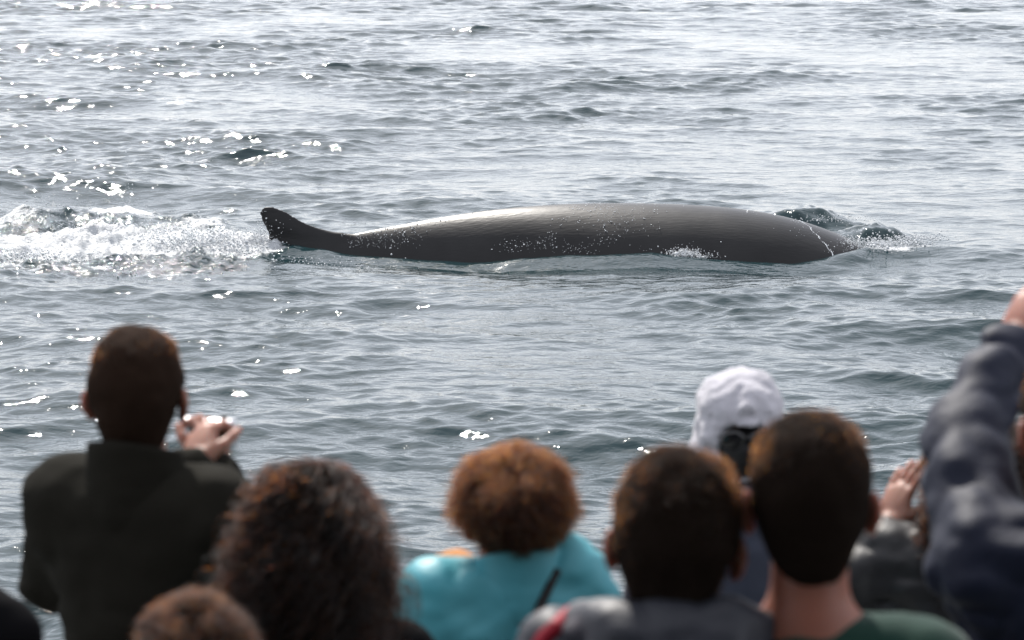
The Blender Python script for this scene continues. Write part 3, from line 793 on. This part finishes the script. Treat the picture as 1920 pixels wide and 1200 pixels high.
J_BLUEGREY = mat('bluegrey_fleece', (0.038, 0.044, 0.066), 0.85, 0.2, noise=(12, .15), bump=(160, .002), sheen=.1)
M_FLEECE = mat('pale_fleece', (0.43, 0.42, 0.46), 0.95, 0.1, noise=(18, .12), bump=(90, .006), sheen=.3)
M_BLACK = mat('black_webbing', (0.008, 0.008, 0.009), 0.6, 0.3)
M_LENS = mat('dark_lens', (0.005, 0.005, 0.006), 0.08, 0.6)
M_RED = mat('red_lining', (0.36, 0.012, 0.03), 0.55, 0.4, bump=(60, .001))
M_TAN = mat('tan_scarf', (0.50, 0.24, 0.10), 0.9, 0.1, noise=(30, .2))
M_SILVER = mat('silver_metal', (0.55, 0.55, 0.57), 0.3, 0.5, metal=0.8)
C_DARK = mat('hair_dark', (0.012, 0.008, 0.006), 0.9, 0.04, bump=(300, .002))
C_BROWN = mat('hair_brown', (0.022, 0.013, 0.009), 0.9, 0.04, bump=(250, .002))
C_AUBURN = mat('hair_auburn', (0.022, 0.009, 0.005), 0.9, 0.04, bump=(200, .003))
H_DARK = hair_mat('strand_dark', 0.985, 0.3); H_SHORT = hair_mat('strand_short', 0.86, 0.45)
H_CURL = hair_mat('strand_curl', 0.95, 0.6); H_BROWN = hair_mat('strand_brown', 0.91, 0.6); H_AUBURN = hair_mat('strand_auburn', 0.80, 0.75)

# man with the compact camera
p2 = person('man in a dark olive jacket raising a compact camera, short brown hair', (266, 614), 5.3, facing=R(18), head_s=.96, s=1.04, wide=.82, drop=-.012,
            jacket=dict(mat=J_OLIVE, puff=.016), collar=.05, fold=.007, seed=2, turn=R(-14),
            arms={'L': (at(104, 1085, 5.46), at(352, 880, 5.60)), 'R': (at(452, 1040, 5.5), at(408, 893, 5.66))},
            hands={'L': dict(dir=at(372, 800, 5.68) - at(352, 880, 5.60), back=Vector((-.5, -.8, .1)), curl=.75, thumb=.5, s=.93),
                   'R': dict(dir=at(400, 800, 5.70) - at(408, 893, 5.66), back=Vector((.7, -.7, .1)), curl=.8, thumb=.4, s=.93)})
short_hair(p2, C_BROWN, H_SHORT, thick=.006, length=.009, n=14000, seed=4, nape=.15)
cc = at(393, 812, 5.74)
camo = empty('compact_camera', cc, -R(18)); tag(camo, 'small silver and black compact camera in the raised hands', 'camera')
def rbox(lo, hi, r, vox=.004):
    F = Field(np.array(lo) - .02, np.array(hi) + .02, vox)
    X, Y, Z = F._g((slice(None),) * 3); c = (np.array(lo) + np.array(hi)) / 2; h = (np.array(hi) - np.array(lo)) / 2 - r
    q = [np.abs(a - c[i]) - h[i] for i, a in enumerate((X, Y, Z))]
    F.f = (np.sqrt(sum(np.maximum(a, 0)**2 for a in q)) + np.minimum(np.maximum(np.maximum(q[0], q[1]), q[2]), 0) - r).astype(np.float32)
    return F.poly()
V, F = rbox((-.055, -.014, -.032), (.055, .014, .030), .007); link('camera_body', mesh_np('camera_body', V, F), M_SILVER, camo)
V, F = rbox((-.040, -.017, -.026), (.020, -.0135, .018), .0012, .0025); link('screen', mesh_np('screen', V, F), M_LENS, camo)
V, F = rbox((.025, -.010, .029), (.040, .006, .037), .003, .0025); link('shutter_button', mesh_np('shutter_button', V, F), M_BLACK, camo)
Fd = Field((-.04, .0, -.04), (.04, .07, .04), .004); Fd.cone((0, .012, 0), (0, .040, 0), .024, .021, .003); Fd.plane((0, .045, 0), (0, 1, 0), .002)
V, F = Fd.poly(); link('lens_barrel', mesh_np('lens_barrel', V, F), M_BLACK, camo)

# long dark curls
def long_hair(p, m_cap, m_str, wid=.115, depth=.11, down=.30, n=9000, length=.07, seed=5, curl=2.2, rough=.012, sc=26, left=1.0, right=1.0, crown=.015, rad=.0006, wz=.03, cs=22.0):
    hd, hs, rot = p['hd'], p['hs'], p['rot']
    c = hd(0, 0, .0); F = Field(c - np.array([.26, .25, .06 + down]), c + np.array([.26, .22, .26]), 0.0085)
    F.ell(hd(0, .008, .105), (.085 * hs + crown * .6, .105 * hs + crown * .5, .093 * hs + crown), .02, rot)
    F.ell(hd(0, -.02, wz), (wid, depth * .9, .12), .06)
    for q, m_ in ((-1, left), (1, right)):
        F.cone(hd(q * .045, -.03, .09), hd(q * .085 * m_, -.03, -down * .45), .035, .055 * m_, .05)
        F.cone(hd(q * .085 * m_, -.03, -down * .45), hd(q * .07 * m_, -.04, -down), .055 * m_, .035, .04)
    F.ell(hd(0, -.06, -down * .4), (.085, .06, down * .62), .05)
    F.ell(hd(0, .155, .0), (.072 * hs, .10 * hs, .12 * hs), .02, op='sub')
    F.disp(lambda x, y, z: rough * fbm3(x * sc, y * sc, z * sc * .55, 3, seed))
    V, Q = F.poly(); h = link('hair', mesh_np('hair', V, Q), m_cap, p['root'])
    strands('hair_strands', V, Q, n, length, h, m_str, seed, curl=curl, down=1.9, out=.6, rad=rad, steps=12, jit=.16, curl_r=.015, cs=cs)
    return h
p3 = person('woman with long dark curly hair falling over a black jacket', (572, 872), 4.72, facing=R(-4), head_s=.95, s=.94, jacket=dict(mat=J_BLACK, puff=.016), ears=False, seed=3, drop=.03, wide=.9)
long_hair(p3, C_DARK, H_CURL, wid=.086, down=.24, n=9000, length=.075, seed=6, left=.84, right=.80, crown=.010, wz=-.015, curl=1.9, rough=.014, sc=17, rad=.0008)

# curly crown low in the corner
def curly_hair(p, m_cap, m_str, rx=.11, ry=.118, rz=.10, zc=.105, n=12000, length=.045, seed=8, curl=1.5, rough=.014, sc=30, low=.05, lowr=.07, rad=.0005):
    hd, hs, rot = p['hd'], p['hs'], p['rot']
    c = hd(0, 0, .08); F = Field(c - .24, c + .24, 0.0075)
    F.ell(hd(0, .0, zc), (rx, ry, rz), .02, rot)
    F.ell(hd(0, -.03, low), (rx * .70, .07, lowr), .04, rot)
    F.ell(hd(0, .15, .02), (.078 * hs, .088 * hs, .105 * hs), .015, rot, op='sub')
    F.disp(lambda x, y, z: rough * fbm3(x * sc, y * sc, z * sc, 3, seed))
    V, Q = F.poly(); h = link('hair', mesh_np('hair', V, Q), m_cap, p['root'])
    strands('hair_strands', V, Q, n, length, h, m_str, seed, curl=curl, up=.1, out=1.0, rad=rad, steps=9, jit=.35, curl_r=.007, cs=32.0, lenfn=lambda P: .4 + .6 * sstep(hd(0, 0, .04)[2], hd(0, 0, .10)[2], P[:, 2]))
    return h
p4 = person('short person with a brown curly crown before the woman with long dark curls', (374, 1112), 4.15, head_s=.93, s=.9, jacket=dict(mat=J_BLACK, puff=.014), ears=False, seed=4)
curly_hair(p4, C_BROWN, H_BROWN, rx=.072, ry=.095, rz=.086, n=10000, length=.026, seed=12, rough=.010)

# auburn curls and teal jacket
p5 = person('woman in a teal jacket with short auburn curls and a black strap', (958, 838), 5.2, facing=R(-16), head_s=.95, s=.93, wide=.86, skin=M_SKIN2, turn=R(10), drop=-.03,
            arms={'R': (at(1068, 1092, 5.2), at(1120, 1330, 5.2), at(1060, 1450, 5.4))}, jacket=dict(mat=J_TEAL, puff=.018), collar=.025, fold=.010, seed=9, jvox=.009)
curly_hair(p5, C_AUBURN, H_AUBURN, rx=.086, ry=.098, rz=.076, zc=.106, n=14000, length=.036, seed=14, rough=.014, rad=.0005, low=.075, lowr=.062)
ribbon('strap', p5, [(1046, 1066), (1030, 1100), (1012, 1140), (998, 1170), (984, 1200), (972, 1228), (962, 1250)], .016, M_BLACK)
Fs = Field((-.25, -.1, p5['sh'] - .06), (0, .2, p5['sh'] + .14), .006)
Fs.ell((-.085, .05, p5['sh'] + .065), (.035, .045, .018), .02); Fs.ell((-.115, .055, p5['sh'] + .05), (.022, .03, .018), .015); Fs.disp(lambda x, y, z: .006 * fbm3(x * 30, y * 30, z * 30, 2, 3))
V, F = Fs.poly(); link('scarf', mesh_np('scarf', V, F), M_TAN, p5['root'])

# slate hooded jacket with red lining
p6 = person('dark haired person in a slate jacket with folded hood and red lining', (1262, 846), 4.12, facing=R(4), head_s=1.0, s=.97, wide=.9, tilt=R(4), jacket=dict(mat=J_GREY, puff=.018), seed=11, drop=-.005, fold=.010)
short_hair(p6, C_DARK, H_SHORT, thick=.009, length=.016, n=11000, seed=21, rough=.004, nape=.13)
sh6 = p6['sh']; Fh = Field((-.26, -.26, sh6 - .12), (.26, .16, sh6 + .17), .0085)
hp_ = []
for i in range(13):
    a = R(-115 + i * 230 / 12); hp_.append(np.array([math.sin(a) * .118, -.035 - math.cos(a) * .085, sh6 + .055 + .030 * math.cos(a)]))
for i in range(12): Fh.cone(hp_[i], hp_[i + 1], .038, .038, .02)
Fh.ell((0, -.13, sh6 + .01), (.13, .05, .085), .03); Fh.disp(cloth_noise(.010, 33, 12))
V, F = Fh.poly(); link('hood', mesh_np('hood', V, F), J_GREY, p6['root'])
ribbon('red_lining', p6, [(1008, 1215), (1020, 1195), (1045, 1172), (1075, 1145), (1100, 1122)], .022, M_RED, lift=.004, thick=.006)

# pale fleecy hood, facing the boat
p7 = person('person in a pale fleecy hood around a dark face, blue grey jacket', (1388, 702), 6.8, facing=R(176), head_s=.92, s=.86, nod=R(-8), jacket=dict(mat=J_BLUEGREY, puff=.02), seed=13, ears=False)
hd, rot = p7['hd'], p7['rot']; sh7 = p7['sh']
c = hd(0, 0, .06); Fh = Field(c - np.array([.28, .28, .24]), c + np.array([.28, .28, .2]), .0075)
Fh.ell(hd(0, .012, .085), (.108, .134, .122), .02, rot)
Fh.ell(hd(0, -.02, -.02), (.105, .105, .10), .04)
Fh.cone(np.array([.06, -.02, sh7 + .05]), np.array([.145, -.02, sh7 + .03]), .06, .05, .05); Fh.cone(np.array([-.06, -.02, sh7 + .04]), np.array([-.13, -.02, sh7 + .02]), .06, .05, .05)
Fh.ell(hd(0, .165, .052), (.060, .110, .050), .015, rot, op='sub')
Fh.disp(cloth_noise(.010, 43, 14)); Fh.disp(lambda x, y, z: .004 * fbm3(x * 70, y * 70, z * 70, 2, 3))
V, F = Fh.poly(); h7 = link('hood', mesh_np('hood', V, F), M_FLEECE, p7['root'])
Fg = Field(hd(0, .03, .03) - .16, hd(0, .03, .03) + .16, .006)
Fg.ell(hd(0, .060, .035), (.066, .094, .074), .02, rot); Fg.ell(hd(0, .02, -.04), (.062, .07, .06), .03); Fg.disp(cloth_noise(.004, 8, 20))
V, F = Fg.poly(); link('face_scarf', mesh_np('face_scarf', V, F), M_BLACK, p7['root'])
Fg = Field(hd(0, .12, .07) - .1, hd(0, .12, .07) + .1, .004)
for q in (-1, 1): Fg.ell(hd(q * .034, .148, .078), (.030, .010, .024), .003, rot)
Fg.cone(hd(-.02, .154, .084), hd(.02, .154, .084), .004, .004, .004)
for q in (-1, 1): Fg.cone(hd(q * .062, .142, .08), hd(q * .080, .02, .075), .004, .004, .004)
V, F = Fg.poly(); link('sunglasses', mesh_np('sunglasses', V, F), M_LENS, p7['root'])

# green jumper
p8 = person('man in a dark green jumper with bare neck and short black hair', (1520, 772), 4.12, facing=R(3), head_s=.985, s=1.02, drop=.035, wide=.9, skin=M_SKIN2, jacket=dict(mat=J_GREEN, puff=.012, name='jumper'), seed=15, fold=.006)
short_hair(p8, C_DARK, H_SHORT, thick=.005, length=.012, n=10000, seed=24, nape=.125, rough=.003)

# charcoal jacket, hand raised to the face
p9 = person('long haired person in a charcoal jacket lifting one hand beside the navy sleeve', (1838, 775), 6.0, facing=R(6), head_s=.95, s=.95, drop=.0, jacket=dict(mat=J_DARKGREY, puff=.022), seed=17, ears=False, fold=.012,
            arms={'L': (at(1606, 1090, 5.98), at(1658, 1000, 6.02)), 'R': (at(2010, 1085, 6.1), at(1900, 1000, 6.3))},
            hands={'L': dict(dir=at(1704, 862, 6.08) - at(1658, 1000, 6.02), back=Vector((-.75, -.6, .1)), curl=.12, spread=.10, thumb=.5, s=1.02),
                   'R': dict(dir=Vector((-.2, .2, 1)), back=Vector((.75, -.6, .1)), curl=.35)})
long_hair(p9, C_BROWN, H_BROWN, wid=.082, down=.15, n=7000, length=.04, seed=26, left=.72, right=.8, crown=.006, rough=.008)

# navy sleeve reaching up
p10 = person('tall person in a navy jacket with one sleeve raised overhead', (2022, 645), 4.6, facing=R(-4), head_s=1.0, s=1.06, wide=.78, drop=.0, skin=M_SKIN2, jacket=dict(mat=J_NAVY, puff=.024), seed=19, fold=.012, jvox=.009,
             arms={'L': (at(1808, 822, 4.80), at(1893, 655, 4.98)), 'R': (at(2260, 860, 4.8), at(2130, 690, 5.0))},
             hands={'L': dict(dir=at(1950, 545, 5.02) - at(1893, 655, 4.98), back=Vector((-.75, -.6, .1)), curl=.35, thumb=.5),
                    'R': dict(dir=Vector((-.2, .2, 1)), back=Vector((.75, -.6, .1)), curl=.35)})
short_hair(p10, C_DARK, H_SHORT, thick=.008, length=.012, n=5000, seed=28)

# black shoulder in the corner
p1 = person('shoulder of a person in a plain black jacket beside the man in olive', (-272, 786), 4.2, s=1.0, jacket=dict(mat=J_BLACK, puff=.018), seed=23)
short_hair(p1, C_DARK, H_DARK, n=3000, seed=30)
